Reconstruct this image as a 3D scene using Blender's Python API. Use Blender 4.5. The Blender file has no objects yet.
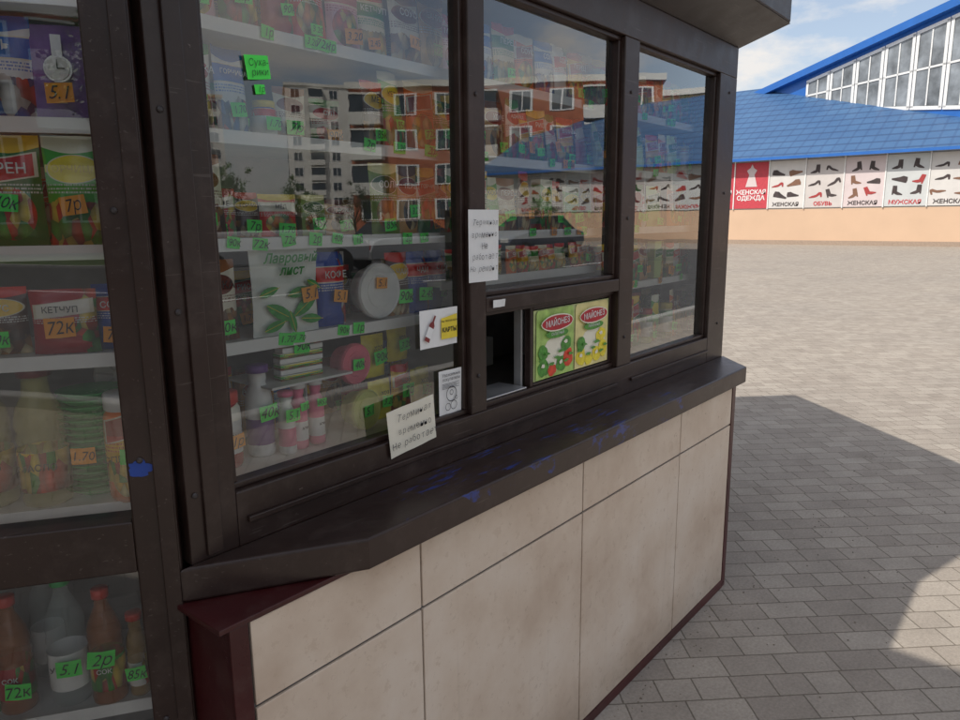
import bpy, bmesh, math, random
from mathutils import Vector, Matrix, noise
random.seed(11)
SC=bpy.context.scene
COL=SC.collection

# ------------------------------------------------------------------ materials
class N:
    def __init__(s,name):
        s.m=bpy.data.materials.new(name); s.m.use_nodes=True
        s.t=s.m.node_tree; s.b=s.t.nodes['Principled BSDF']; s.out=s.t.nodes['Material Output']
    def n(s,t,**k):
        x=s.t.nodes.new(t)
        for a,b in k.items(): setattr(x,a,b)
        return x
    def put(s,sock,v):
        if isinstance(v,bpy.types.NodeSocket): s.t.links.new(v,sock)
        elif v is not None:
            if isinstance(v,(tuple,list)) and len(v)==3 and sock.type=='RGBA': v=(*v,1)
            sock.default_value=v
    def math(s,op,a,b=None,clamp=False):
        x=s.n('ShaderNodeMath',operation=op,use_clamp=clamp); s.put(x.inputs[0],a)
        if b is not None: s.put(x.inputs[1],b)
        return x.outputs[0]
    def mix(s,f,a,b,bt='MIX'):
        x=s.n('ShaderNodeMix',data_type='RGBA',blend_type=bt)
        s.put(x.inputs[0],f); s.put(x.inputs[6],a); s.put(x.inputs[7],b); return x.outputs[2]
    def noise(s,vec,scale,detail=4,rough=.55):
        x=s.n('ShaderNodeTexNoise'); s.put(x.inputs['Vector'],vec); x.inputs['Scale'].default_value=scale
        x.inputs['Detail'].default_value=detail; x.inputs['Roughness'].default_value=rough; return x.outputs['Fac']
    def ramp(s,f,stops,interp='LINEAR'):
        x=s.n('ShaderNodeValToRGB'); s.put(x.inputs[0],f); r=x.color_ramp; r.interpolation=interp
        while len(r.elements)<len(stops): r.elements.new(.5)
        for e,(p,c) in zip(r.elements,stops):
            e.position=p; e.color=(*c,1) if len(c)==3 else c
        return x.outputs[0]
    def obj(s): return s.n('ShaderNodeTexCoord').outputs['Object']
    def pos(s): return s.n('ShaderNodeNewGeometry').outputs['Position']
    def uv(s): return s.n('ShaderNodeTexCoord').outputs['UV']
    def set(s,col=None,rough=None,metal=None,spec=None):
        if col is not None: s.put(s.b.inputs['Base Color'],col)
        if rough is not None: s.put(s.b.inputs['Roughness'],rough)
        if metal is not None: s.put(s.b.inputs['Metallic'],metal)
        if spec is not None: s.put(s.b.inputs['Specular IOR Level'],spec)
    def bump(s,h,strength=.3,dist=.01):
        x=s.n('ShaderNodeBump'); s.put(x.inputs['Height'],h); x.inputs['Strength'].default_value=strength
        x.inputs['Distance'].default_value=dist; s.put(s.b.inputs['Normal'],x.outputs[0])

_c={}
def flat(name,col,rough=.5,metal=0,var=.12,scale=12,bump=0):
    if name in _c: return _c[name]
    n=N(name); p=n.pos(); f=n.noise(p,scale,5)
    a=tuple(max(0,c*(1-var)) for c in col); b=tuple(min(1,c*(1+var)) for c in col)
    n.set(n.ramp(f,[(.3,a),(.7,b)]),n.math('ADD',n.math('MULTIPLY',f,.15),rough-.07),metal)
    if bump: n.bump(n.noise(p,scale*6,3),bump,.003)
    _c[name]=n.m; return n.m

def frame_paint(name,col,rough=.35,blue=0):
    n=N(name); p=n.pos()
    big=n.noise(p,3,6); fine=n.noise(p,60,4); sc=n.noise(p,14,6,.7)
    c=n.ramp(big,[(.3,tuple(x*.7 for x in col)),(.75,tuple(x*1.35 for x in col))])
    dust=n.math('MULTIPLY',n.math('SUBTRACT',sc,.5,),2.2,clamp=True)
    c=n.mix(n.math('MULTIPLY',dust,.38),c,(.16,.12,.10))
    chips=n.math('GREATER_THAN',n.noise(p,48,5,.75),.695)
    c=n.mix(n.math('MULTIPLY',chips,.5),c,(.24,.20,.18))
    mp=n.n('ShaderNodeMapping'); n.put(mp.inputs[0],p); mp.inputs['Rotation'].default_value=(0,0,.15); mp.inputs['Scale'].default_value=(2,60,60)
    scr=n.math('GREATER_THAN',n.noise(mp.outputs[0],3,2,.5),.70)
    c=n.mix(n.math('MULTIPLY',scr,.22),c,(.20,.17,.15))
    if blue:
        mp=n.n('ShaderNodeMapping'); n.put(mp.inputs[0],p); mp.inputs['Rotation'].default_value=(0,0,.5); mp.inputs['Scale'].default_value=(1,8,1.5)
        s1=n.noise(mp.outputs[0],9,5,.7)
        rg=n.noise(p,2.7,2)
        mk=n.math('MULTIPLY',n.math('MULTIPLY',n.math('SUBTRACT',s1,.56),16,clamp=True),n.math('GREATER_THAN',rg,.53))
        c=n.mix(n.math('MULTIPLY',mk,blue),c,(.02,.06,.32))
    n.set(c,n.math('ADD',n.math('MULTIPLY',sc,.35),rough-.15),spec=.45)
    n.bump(n.math('ADD',n.math('MULTIPLY',fine,.4),sc),.3,.0016)
    return n.m

M_FRAME=frame_paint('dark_frame_paint',(.036,.020,.016),.33)
M_SLAB=frame_paint('counter_paint',(.038,.022,.018),.32,blue=.62)
M_MAROON=frame_paint('maroon_panel',(.065,.012,.013),.3)
M_ROOFD=frame_paint('roof_sheet',(.050,.042,.042),.4)

def tile_mat():
    n=N('cream_marble_tile'); p=n.pos()
    a=n.noise(p,3.2,8,.65); b=n.noise(p,22,5,.7); d=n.noise(p,1.3,3)
    c=n.ramp(a,[(.3,(.60,.46,.35)),(.5,(.73,.60,.48)),(.7,(.81,.70,.59))])
    c=n.mix(n.math('MULTIPLY',n.math('GREATER_THAN',b,.60),.25),c,(.48,.34,.23))
    c=n.mix(n.math('MULTIPLY',n.math('GREATER_THAN',n.noise(p,55,5,.75),.66),.28),c,(.36,.26,.18))
    z=n.n('ShaderNodeSeparateXYZ'); n.put(z.inputs[0],p)
    dz=n.math('SUBTRACT',1,n.math('MULTIPLY',z.outputs[2],4.5),clamp=True)
    c=n.mix(n.math('MULTIPLY',n.math('MULTIPLY',dz,b),.8),c,(.22,.17,.12))
    c=n.mix(n.math('MULTIPLY',d,.12),c,(.50,.42,.33))
    mp=n.n('ShaderNodeMapping'); n.put(mp.inputs[0],p); mp.inputs['Scale'].default_value=(26,1,1.2)
    dr=n.math('MULTIPLY',n.math('SUBTRACT',n.noise(mp.outputs[0],1,3),.60),3,clamp=True)
    c=n.mix(n.math('MULTIPLY',dr,.35),c,(.40,.31,.23))
    n.set(c,n.math('ADD',n.math('MULTIPLY',b,.2),.20),spec=.5); n.bump(a,.12,.002)
    return n.m
M_TILE=tile_mat()
M_GROUT=flat('tile_joint',(.16,.155,.15),.5,.1)
M_WHITE=flat('white_shelf',(.86,.86,.84),.4,var=.05)
M_INNER=flat('interior_board',(.66,.66,.63),.6,var=.1,scale=3)
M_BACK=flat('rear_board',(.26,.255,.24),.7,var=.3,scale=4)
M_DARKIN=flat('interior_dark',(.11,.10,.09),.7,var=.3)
M_ALU=flat('aluminium',(.55,.55,.55),.35,.7)
M_PAPER=flat('paper_white',(.84,.84,.83),.8,var=.03)
M_PAPERB=flat('paper_cream',(.80,.76,.64),.8,var=.05)
M_INK=flat('ink_dark',(.02,.02,.03),.7)
M_INKR=flat('ink_red',(.5,.03,.04),.6)
M_TG=flat('tag_green',(.08,.90,.10),.6,var=.05)
M_TO=flat('tag_orange',(.98,.38,.03),.6,var=.05)
M_YEL=flat('yellow_print',(.85,.66,.05),.5)
M_BLUEP=flat('blue_paint_smear',(.025,.07,.34),.6)

def glass_mat(name,k=3.4,tint=(.975,.985,.98)):
    n=N(name); fr=n.n('ShaderNodeFresnel'); fr.inputs[0].default_value=1.5
    p=n.pos(); bp=n.n('ShaderNodeBump'); n.put(bp.inputs['Height'],n.noise(p,2.2,2)); bp.inputs['Strength'].default_value=.035; bp.inputs['Distance'].default_value=.02
    tr=n.n('ShaderNodeBsdfTransparent'); tr.inputs[0].default_value=(*tint,1)
    gl=n.n('ShaderNodeBsdfGlossy'); gl.inputs['Roughness'].default_value=.0; n.put(gl.inputs['Normal'],bp.outputs[0])
    df=n.n('ShaderNodeBsdfDiffuse'); df.inputs[0].default_value=(.6,.6,.58,1)
    mx=n.n('ShaderNodeMixShader'); n.put(mx.inputs[0],n.math('MULTIPLY',fr.outputs[0],k,clamp=True)); n.put(mx.inputs[1],tr.outputs[0]); n.put(mx.inputs[2],gl.outputs[0])
    dirt=n.math('MULTIPLY',n.math('POWER',n.noise(p,6,9,.75),4),.22)
    m2=n.n('ShaderNodeMixShader'); n.put(m2.inputs[0],dirt); n.put(m2.inputs[1],mx.outputs[0]); n.put(m2.inputs[2],df.outputs[0])
    n.put(n.out.inputs[0],m2.outputs[0]); return n.m
M_GLASS=glass_mat('window_glass')

# ------------------------------------------------------------------ mesh builder
class MB:
    def __init__(s): s.v=[];s.f=[];s.k=[];s.mats=[]
    def mi(s,m):
        if m not in s.mats: s.mats.append(m)
        return s.mats.index(m)
    def add(s,vs,fs,m,M=None):
        o=len(s.v); s.v+=[(M@Vector(v)) if M else Vector(v) for v in vs]
        for q in fs: s.f.append([o+i for i in q]); s.k.append(s.mi(m))
    def box(s,x0,x1,y0,y1,z0,z1,m,M=None):
        s.add([(x0,y0,z0),(x1,y0,z0),(x1,y1,z0),(x0,y1,z0),(x0,y0,z1),(x1,y0,z1),(x1,y1,z1),(x0,y1,z1)],
          [(0,3,2,1),(4,5,6,7),(0,1,5,4),(1,2,6,5),(2,3,7,6),(3,0,4,7)],m,M)
    def prism(s,poly,z0,z1,m,M=None):
        n=len(poly); vs=[(x,y,z0) for x,y in poly]+[(x,y,z1) for x,y in poly]
        fs=[tuple(range(n-1,-1,-1)),tuple(range(n,2*n))]+[(i,(i+1)%n,n+(i+1)%n,n+i) for i in range(n)]
        s.add(vs,fs,m,M)
    def poly(s,vs,m,M=None): s.add(vs,[tuple(range(len(vs)))],m,M)
    def lathe(s,prof,m,n=20,M=None):
        vs=[]
        for r,z,_ in prof:
            for i in range(n):
                a=2*math.pi*i/n; vs.append((r*math.cos(a),r*math.sin(a),z))
        o=len(s.v); s.v+=[(M@Vector(v)) if M else Vector(v) for v in vs]
        for j in range(len(prof)-1):
            mm=prof[j][2] or m
            for i in range(n):
                s.f.append([o+j*n+i,o+j*n+(i+1)%n,o+(j+1)*n+(i+1)%n,o+(j+1)*n+i]); s.k.append(s.mi(mm))
        s.f.append([o+(len(prof)-1)*n+i for i in range(n)]); s.k.append(s.mi(prof[-1][2] or m))
        s.f.append([o+n-1-i for i in range(n)]); s.k.append(s.mi(prof[0][2] or m))
    def build(s,name,parent=None,M=None,bevel=0,seg=2,smooth=False,uv=None):
        me=bpy.data.meshes.new(name); me.from_pydata([tuple(v) for v in s.v],[],s.f)
        for m in s.mats: me.materials.append(m)
        me.polygons.foreach_set('material_index',s.k)
        if smooth: me.polygons.foreach_set('use_smooth',[True]*len(s.f))
        if uv:
            w,h=uv; l=me.uv_layers.new(name='UV')
            for lp in me.loops:
                c=me.vertices[lp.vertex_index].co; l.data[lp.index].uv=(c.x/w+.5,c.z/h)
        me.update()
        o=bpy.data.objects.new(name,me); COL.objects.link(o)
        if parent: o.parent=parent
        if M is not None: o.matrix_world=M
        if bevel:
            b=o.modifiers.new('b','BEVEL'); b.width=bevel; b.segments=seg; b.limit_method='ANGLE'; b.angle_limit=.6
        return o
def empty(name,loc=(0,0,0)):
    o=bpy.data.objects.new(name,None); COL.objects.link(o); o.location=loc; return o
def text(s,size,mat,M,parent=None,align='CENTER',shear=0,name='lettering',bold=0,sx=1):
    c=bpy.data.curves.new(name,'FONT'); c.body=s; c.size=size; c.align_x=align; c.align_y='CENTER'; c.resolution_u=2
    c.shear=shear; c.offset=bold; c.materials.append(mat); c.space_line=.95
    o=bpy.data.objects.new(name,c); COL.objects.link(o)
    if parent: o.parent=parent
    o.matrix_local=M@Matrix.Scale(sx,4,(1,0,0)); return o
RX=Matrix.Rotation(math.pi/2,4,'X')
def T(x,y,z): return Matrix.Translation((x,y,z))

MF=T(0,1.2,0)
ML=T(.6,1.2,0)@Matrix.Rotation(math.radians(-34),4,'Z')

def offset_poly(P,d):
    n=len(P); R=[]
    for i in range(n):
        a,b,c=Vector(P[i-1]),Vector(P[i]),Vector(P[(i+1)%n])
        e1=(b-a).normalized(); e2=(c-b).normalized()
        n1=Vector((e1.y,-e1.x)); n2=Vector((e2.y,-e2.x)); bb=(n1+n2).normalized()
        R.append(tuple(b+bb*(d/max(.3,bb.dot(n1)))))
    return R
LE=(.6-.829*1.2,1.2+.559*1.2)
FP=[(.6,1.2),(3.13,1.2),(4.27,2.44),(2.95,3.79),(.3,4.1),(-.6,3.2),LE]

K=empty('market_kiosk')
b=MB(); O=offset_poly(FP,.2)
b.prism(O,2.37,2.62,M_ROOFD); O2=offset_poly(FP,.23); b.prism(O2,2.623,2.72,M_ROOFD)
n=len(FP)
for i in range(n):
    j=(i+1)%n
    b.poly([(*FP[i],2.275),(*FP[j],2.275),(*O[j],2.368),(*O[i],2.368)],M_ROOFD)
b.build('roof',K,bevel=.008)
# added signboard above view, its shadow cuts the sun patch on the paving
b=MB(); b.box(1.22,3.12,1.0,1.05,2.85,3.5,flat('shade_board_sheet',(.55,.10,.08),.4))
for x in (1.35,2.2,3.0): b.box(x-.02,x+.02,1.052,1.09,2.722,3.48,M_ROOFD)
b.box(1.22,3.12,1.0,1.05,2.723,2.848,M_ROOFD)
b.build('added_shade_board',K)
b=MB()
F0,F1=-.028,.035
def fb(x0,x1,z0,z1,y0=F0,y1=F1,m=M_FRAME,M=MF): b.box(x0,x1,y0,y1,z0,z1,m,M)
fb(.70,2.95,.99,1.10); fb(.602,3.128,2.165,2.285)
fb(.602,.70,.99,2.165); fb(2.95,3.128,.99,2.165)
fb(1.392,1.455,1.10,2.165); fb(2.165,2.262,1.10,2.165)
fb(1.455,2.165,1.362,1.402)
for (x0,x1,z0,z1) in [(.70,1.392,1.10,2.165),(1.455,2.165,1.402,2.165),(2.262,2.95,1.10,2.165)]:
    w=.014; y0,y1=-.012,.02
    fb(x0,x1,z0,z0+w,y0,y1); fb(x0,x1,z1-w,z1,y0,y1); fb(x0,x0+w,z0+w,z1-w,y0,y1); fb(x1-w,x1,z0+w,z1-w,y0,y1)
def fl(x0,x1,z0,z1,y0=F0,y1=F1,m=M_FRAME): b.box(x0,x1,y0,y1,z0,z1,m,ML)
fl(-.072,.0,.12,2.285); fl(-1.2,-.072,2.165,2.285); fl(-1.2,-.072,.995,1.09); fl(-1.2,-.072,.12,.30); fl(-1.2,-1.12,.3,2.165)
fl(-.60,-.555,1.09,2.165,-.015,.02)
b.build('window_frame',K,bevel=.003)
b=MB(); b.box(-.03,-.002,-.036,-.029,.1,2.28,M_FRAME,ML); b.box(.632,.664,-.035,-.0285,1.0,2.28,M_FRAME,MF)
b.box(2.262,2.95,-.036,-.0285,1.035,1.047,M_FRAME,MF); b.box(.72,2.16,-.036,-.0285,1.035,1.047,M_FRAME,MF)
b.build('frame_trim',K,bevel=.002)
b=MB()
for (M,x,zs) in [(MF,.618,(1.12,1.45,1.78,2.1)),(ML,-.05,(.7,1.2,1.62,1.98)),(MF,1.42,(1.2,1.9)),(MF,2.21,(1.2,1.6,2.0)),(MF,3.05,(1.15,1.7,2.1))]:
    for z in zs:
        b.lathe([(.0055,0,None),(.0055,.002,None),(.003,.004,None)],M_ROOFD,10,M@T(x,-.0285,z)@RX)
b.build('screws',K)
b=MB()
def g(x0,x1,z0,z1,y=.004,M=MF): b.poly([(x0,y,z0),(x1,y,z0),(x1,y,z1),(x0,y,z1)],M_GLASS,M)
g(.705,1.388,1.105,2.16); g(1.46,2.16,1.405,2.16,.008); g(2.266,2.946,1.105,2.16); g(1.70,2.16,1.13,1.355,.010)
g(-1.12,-.075,1.09,2.16,.004,ML); g(-1.12,-.075,.30,.99,.004,ML)
b.build('window_panes',K)
b=MB()
for x0,x1,z0,z1 in [(1.455,1.470,1.10,1.362),(1.470,2.165,1.10,1.115),(1.470,2.165,1.350,1.362)]: fb(x0,x1,z0,z1,-.01,.05)
for x0,x1,z0,z1 in [(1.690,1.704,1.115,1.350),(2.150,2.164,1.115,1.350),(1.704,2.150,1.115,1.124),(1.704,2.150,1.342,1.350)]: fb(x0,x1,z0,z1,-.002,.02)
fb(1.678,1.686,1.116,1.349,.022,.05,M_ALU); fb(1.472,1.67,1.1155,1.121,-.004,.10,M_ALU)
b.build('service_hatch',K,bevel=.002)
b=MB()
b.box(.594,2.962,1.052,1.168,0.0,.915,M_GROUT)
b.box(.59,.5935,1.047,1.20,0,.915,M_MAROON); b.box(.59,.627,1.043,1.0515,0,.915,M_MAROON); b.box(2.93,2.966,1.043,1.0515,0,.915,M_MAROON); b.box(2.9625,2.966,1.052,1.2,0,.915,M_MAROON)
b.box(.627,2.93,1.041,1.0515,0,.035,M_MAROON); b.box(.57,2.97,1.040,1.2,.9155,.926,M_MAROON)
b.build('counter_base',K,bevel=.002)
xs=[.629,1.06,1.745,2.425,2.928]
for i in range(4):
    for z0,z1 in ((.037,.742),(.749,.913)):
        b=MB(); b.box(xs[i]+.003,xs[i+1]-.003,1.0445,1.0518,z0,z1,M_TILE); b.build('tile',K,bevel=.0015)
b=MB(); b.prism([(.575,1.172),(.872,1.0),(2.955,1.0),(3.14,1.172)],.928,.994,M_SLAB)
b.build('counter_slab',K,bevel=.006,seg=3)
b=MB()
def wall(p,q,z0,z1,m,t=.04):
    p,q=Vector(p),Vector(q); e=(q-p); L=e.length; a=math.atan2(e.y,e.x)
    M=T(p.x,p.y,0)@Matrix.Rotation(a,4,'Z'); b.box(.001,L-.001,.0,t,z0,z1,m,M)
for i in (1,2,3,4,5): wall(FP[i],FP[(i+1)%7],0,2.28,M_MAROON)
wall(FP[0],FP[1],0,.914,M_MAROON)
b.box(-1.2,-.01,.0,.04,0,.12,M_MAROON,ML)
b.build('walls',K)
b=MB(); C=offset_poly(FP,-.05); b.prism(C,2.20,2.24,M_INNER); b.prism(C,.01,.05,M_INNER); b.build('ceiling_and_floor',K)
b=MB()
def bis(d): return .306*d
def shelf_front(z,x1=3.08,x0=None,y0=.085,y1=.40,t=.014):
    b.prism([((.612+bis(y0)) if x0 is None else x0,y0),(x1,y0),(x1,y1),((.612+bis(y1)) if x0 is None else x0,y1)],z-t,z,M_WHITE,MF)
    b.box(((.63+bis(y0)) if x0 is None else x0),x1,y0-.004,y0-.0005,z-.022,z+.004,M_WHITE,MF)
def shelf_left(z,y0=.075,y1=.36,t=.014):
    b.prism([(-1.1,y0),(-.012-bis(y0),y0),(-.012-bis(y1),y1),(-1.1,y1)],z-t,z,M_WHITE,ML)
    b.box(-1.1,-.02-bis(y0),y0-.004,y0-.0005,z-.022,z+.004,M_WHITE,ML)
for z in (1.565,1.77,1.97): shelf_front(z)
shelf_front(1.36,x1=1.455); shelf_front(1.36,x0=2.2); shelf_front(1.44,x0=1.4,x1=2.2)
shelf_front(1.10,x1=1.455,y0=.04); shelf_front(1.10,x0=2.2,y0=.04)
for z in (.36,.68,1.09,1.37,1.56,1.77,1.97): shelf_left(z)
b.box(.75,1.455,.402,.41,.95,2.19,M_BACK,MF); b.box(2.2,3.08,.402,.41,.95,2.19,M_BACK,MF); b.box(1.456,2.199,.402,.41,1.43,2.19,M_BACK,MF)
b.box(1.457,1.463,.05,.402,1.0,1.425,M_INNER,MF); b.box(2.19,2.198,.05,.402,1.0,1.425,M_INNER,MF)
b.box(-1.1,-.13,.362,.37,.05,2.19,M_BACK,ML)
b.build('shelving',K,bevel=.001)
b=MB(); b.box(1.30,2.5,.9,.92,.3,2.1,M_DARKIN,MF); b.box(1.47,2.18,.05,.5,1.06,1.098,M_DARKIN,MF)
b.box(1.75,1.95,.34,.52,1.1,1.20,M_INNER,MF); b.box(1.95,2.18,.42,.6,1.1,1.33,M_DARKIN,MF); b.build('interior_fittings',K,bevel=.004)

# ------------------------------------------------------------------ products
def rgb(h):
    h=h.strip().lstrip('#'); v=[int(h[i:i+2],16)/255 for i in (0,2,4)]
    return tuple((x/12.92 if x<=.04045 else ((x+.055)/1.055)**2.4) for x in v)
def pack_mat(name,c1,c2,c3,pal,style=0,seed=0,rough=.3,logo=True):
    n=N(name); uv=n.uv(); sp=n.n('ShaderNodeSeparateXYZ'); n.put(sp.inputs[0],uv); u,v=sp.outputs[0],sp.outputs[1]
    mp=n.n('ShaderNodeMapping'); n.put(mp.inputs[0],uv); mp.inputs['Location'].default_value=(seed*1.7,seed*.9,seed)
    nz=n.noise(mp.outputs[0],3.5,3)
    col=n.mix(n.math('MULTIPLY',v,.8),tuple(c*.8 for c in c1),c1)
    vo=n.n('ShaderNodeTexVoronoi'); n.put(vo.inputs['Vector'],mp.outputs[0]); vo.inputs['Scale'].default_value=6
    s2=n.n('ShaderNodeSeparateColor'); n.put(s2.inputs[0],vo.outputs['Color'])
    pic=n.ramp(s2.outputs[0],[(0,pal[0]),(.3,pal[1]),(.55,pal[2]),(.8,pal[3])],'CONSTANT')
    pic=n.mix(n.math('MULTIPLY',vo.outputs['Distance'],.9,clamp=True),pic,(.05,.04,.03))
    if style==0: area=n.math('LESS_THAN',n.math('ADD',v,n.math('MULTIPLY',nz,.25)),.52)
    elif style==1:
        dx=n.math('POWER',n.math('MULTIPLY',n.math('SUBTRACT',u,.5),2.7),2); dy=n.math('POWER',n.math('MULTIPLY',n.math('SUBTRACT',v,.3),4.2),2)
        area=n.math('LESS_THAN',n.math('ADD',dx,dy),1)
    else: area=n.math('GREATER_THAN',n.math('ADD',n.math('MULTIPLY',u,.9),n.math('MULTIPLY',nz,.6)),.98)
    col=n.mix(area,col,pic)
    if style!=2: col=n.mix(n.math('GREATER_THAN',n.math('ADD',v,n.math('MULTIPLY',n.math('SINE',n.math('MULTIPLY',u,3.1)),.06)),.90),col,c2)
    if logo:
        if seed%3==0:
            dx=n.math('POWER',n.math('MULTIPLY',n.math('SUBTRACT',u,.5),2.35),2); dy=n.math('POWER',n.math('MULTIPLY',n.math('SUBTRACT',v,.70),8.0),2); e=n.math('ADD',dx,dy)
        else:
            dx=n.math('MULTIPLY',n.math('ABSOLUTE',n.math('SUBTRACT',u,.5)),2.0 if seed%3==1 else 2.5); dy=n.math('MULTIPLY',n.math('ABSOLUTE',n.math('SUBTRACT',n.math('ADD',v,n.math('MULTIPLY',u,-.10 if seed%3==2 else 0)),.70 if seed%3==1 else .65)),10); e=n.math('MAXIMUM',dx,dy)
        col=n.mix(n.math('LESS_THAN',e,1.12),col,(.8,.75,.6)); col=n.mix(n.math('LESS_THAN',e,.98),col,c3)
    row=n.math('GREATER_THAN',n.math('FRACT',n.math('MULTIPLY',v,30)),.5)
    cmb=n.n('ShaderNodeCombineXYZ'); n.put(cmb.inputs[0],n.math('MULTIPLY',u,38)); n.put(cmb.inputs[1],n.math('FLOOR',n.math('MULTIPLY',v,30)))
    w=n.math('GREATER_THAN',n.noise(cmb.outputs[0],1,1),.48)
    reg=n.math('LESS_THAN',n.math('ABSOLUTE',n.math('SUBTRACT',v,.53)),.05)
    mk=n.math('MULTIPLY',n.math('MULTIPLY',row,w),reg)
    col=n.mix(n.math('MULTIPLY',mk,.85),col,c3 if sum(c1)>1.2 else (.8,.8,.75))
    n.set(col,rough); n.b.inputs['Coat Weight'].default_value=.2
    n.bump(n.noise(n.obj(),45,3),.35,.004)
    return n.m
P_veg=[rgb('#e8401f'),rgb('#3aa030'),rgb('#f8d850'),rgb('#b8341c')]
P_yel=[rgb('#ffcc20'),rgb('#ec8410'),rgb('#fff0a0'),rgb('#58a828')]
P_brn=[rgb('#8e4e20'),rgb('#c8883a'),rgb('#f4dca8'),rgb('#4a2410')]
P_blu=[rgb('#1f6fca'),rgb('#f4f4f0'),rgb('#e03838'),rgb('#104090')]
DEF=[('#fcf4e4','#1f9a35','#c01818',P_veg,0),('#f0361e','#ffdc30','#fcf8e6',P_yel,1),('#1f7a2c','#ffd42c','#d01414',P_veg,1),
 ('#dca45a','#7a3a14','#9a1c10',P_brn,1),('#fff0c8','#f02c14','#1c8b28',P_yel,0),('#ffcc18','#d81c18','#c51814',P_veg,0),
 ('#543224','#e03020','#f4cc40',P_brn,0),('#f2f6f8','#1f6fca','#1f6fca',P_blu,0),('#b81424','#ffd850','#f8f4e6',P_veg,2),
 ('#4cba38','#fcfce8','#fce830',P_veg,0),('#1448b0','#f4f4f4','#e8281c',P_blu,2),('#ff7c18','#fff4d4','#9a180c',P_yel,1),
 ('#f6efdb','#aa6420','#7a280c',P_brn,0),('#b040b0','#fcf4fc','#7c107c',P_blu,1),('#fcfcf6','#ec2020','#ec2020',P_veg,2),
 ('#82a030','#fcf4b0','#205810',P_yel,1),('#f8c0d0','#d81c50','#b01860',P_veg,1),('#d8f090','#28a020','#1c8020',P_yel,2)]
PM=[pack_mat('package_print_%d'%i,rgb(a),rgb(bb),rgb(c),p,s,i) for i,(a,bb,c,p,s) in enumerate(DEF)]
WORDS=['ХРЕН','ГОРЧИЦА','СОУС','КОФЕ','ЧАЙ','СОЛЬ','КЕТЧУП','МАЙОНЕЗ','ПЕРЕЦ','УКРОП','РИС','МАНКА','СУП','АДЖИКА','ВАНИЛЬ','МЁД','СОДА','КАКАО']
M_LET=[flat('print_white',(.8,.8,.78),.5),flat('print_dark',(.03,.03,.03),.5),flat('print_yellow',(.85,.65,.1),.5)]

def put(o,x,y,z,M,rot=0,tilt=0):
    o.matrix_world=M@T(x,y,z)@Matrix.Rotation(rot,4,'Z')@Matrix.Rotation(tilt,4,'X')
def tag(parent,x,y,z,col=None,big=1,txt=None):
    m=(M_TG if random.random()<.75 else M_TO) if col is None else (M_TG if col=='g' else M_TO)
    big*=1.2*random.uniform(.88,1.1)
    w,h=.036*big,.027*big; r=random.uniform(-.16,.16)
    M=T(x,y,z)@Matrix.Rotation(r,4,'Y')@Matrix.Rotation(random.uniform(-.15,.15),4,'Z')
    b=MB(); b.add([(-w/2,0,-h/2),(0,-.0018,-h/2),(w/2,.0005,-h/2*random.uniform(.9,1)),(w/2,0,h/2),(0,-.0022,h/2*random.uniform(.94,1)),(-w/2,.0004,h/2)],[(0,1,4,5),(1,2,3,4)],m)
    o=b.build('price_tag'); o.parent=parent; o.matrix_local=M
    t=txt or random.choice(['1.70','2р','72к','3.20','40к','1р','5.1','90к','2.45','7р','85к'])
    sz=h*(.42 if '\n' in t else (.95 if len(t)<4 else .78))
    text(t,sz,M_INK,T(0,-.0035,-.0005)@RX@Matrix.Rotation(random.uniform(-.1,.1),4,'Z'),o,shear=random.uniform(.1,.4),bold=-.0002,name='price',sx=random.uniform(.8,1))
def pouch(w,h,d,mat,name='seasoning_packet',word=None,wc=0):
    b=MB(); nx,nz=10,14; sd=random.random()*99
    for side in (-1,1):
        vs=[];fs=[]
        for j in range(nz+1):
            v=j/nz
            for i in range(nx+1):
                u=i/nx
                e=max(0,4*u*(1-u))**.55
                prof=min(1,(.45+v*3)) * (max(0,min(1,(.93-v)/.45))**.65)
                wr=noise.noise(Vector((u*5+sd,v*6,sd)))*.16*d*e*(1 if v<.92 else 0)
                lean=.0035*noise.noise(Vector((u*2.3+sd,sd,v)))*(v**2)*4
                pinch=1-.05*math.sin(math.pi*min(1,v/.93))
                vs.append(((u-.5)*w*pinch,side*(d/2*e*prof+wr*.5)+lean,v*h))
        for j in range(nz):
            for i in range(nx):
                a=j*(nx+1)+i; q=(a,a+1,a+nx+2,a+nx+1); fs.append(q if side<0 else q[::-1])
        b.add(vs,fs,mat)
    o=b.build(name,smooth=True,uv=(w,h))
    if word:
        text(word,min(h*.13,w*1.2/max(3,len(word))),M_LET[wc],T(0,-d/2-.0045,h*.695)@RX,o,bold=.0002,name='print')
    return o
def carton(w,h,d,mat,name='food_carton',word=None,wc=0):
    b=MB(); b.box(-w/2,w/2,-d/2,d/2,0,h,mat); o=b.build(name,bevel=.0015,uv=(w,h))
    if word: text(word,min(h*.14,w*1.2/max(3,len(word))),M_LET[wc],T(0,-d/2-.001,h*.695)@RX,o,bold=.0002,name='print')
    return o
def plastic(name,col,alpha=.45,rough=.12):
    n=N(name); n.set(n.ramp(n.noise(n.pos(),6,3),[(.3,tuple(c*.8 for c in col)),(.7,col)]),rough); n.b.inputs['Alpha'].default_value=1-alpha; return n.m
M_CLEAR=plastic('clear_plastic',(.62,.74,.72),.80,.05); M_OIL=plastic('cooking_oil',(.70,.66,.22),.62,.05); M_VIN=plastic('vinegar',(.55,.34,.10),.5,.06); M_BRNB=plastic('brown_bottle',(.45,.16,.05),.4,.06)
M_GRNCAP=flat('cap_green',(.05,.50,.14),.35); M_REDCAP=flat('cap_red',(.68,.05,.03),.35); M_YELCAP=flat('cap_yellow',(.85,.65,.06),.35); M_PINK=flat('pink_plastic',(.85,.20,.34),.3); M_DKR=flat('cap_dark_red',(.22,.03,.03),.35)
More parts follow.
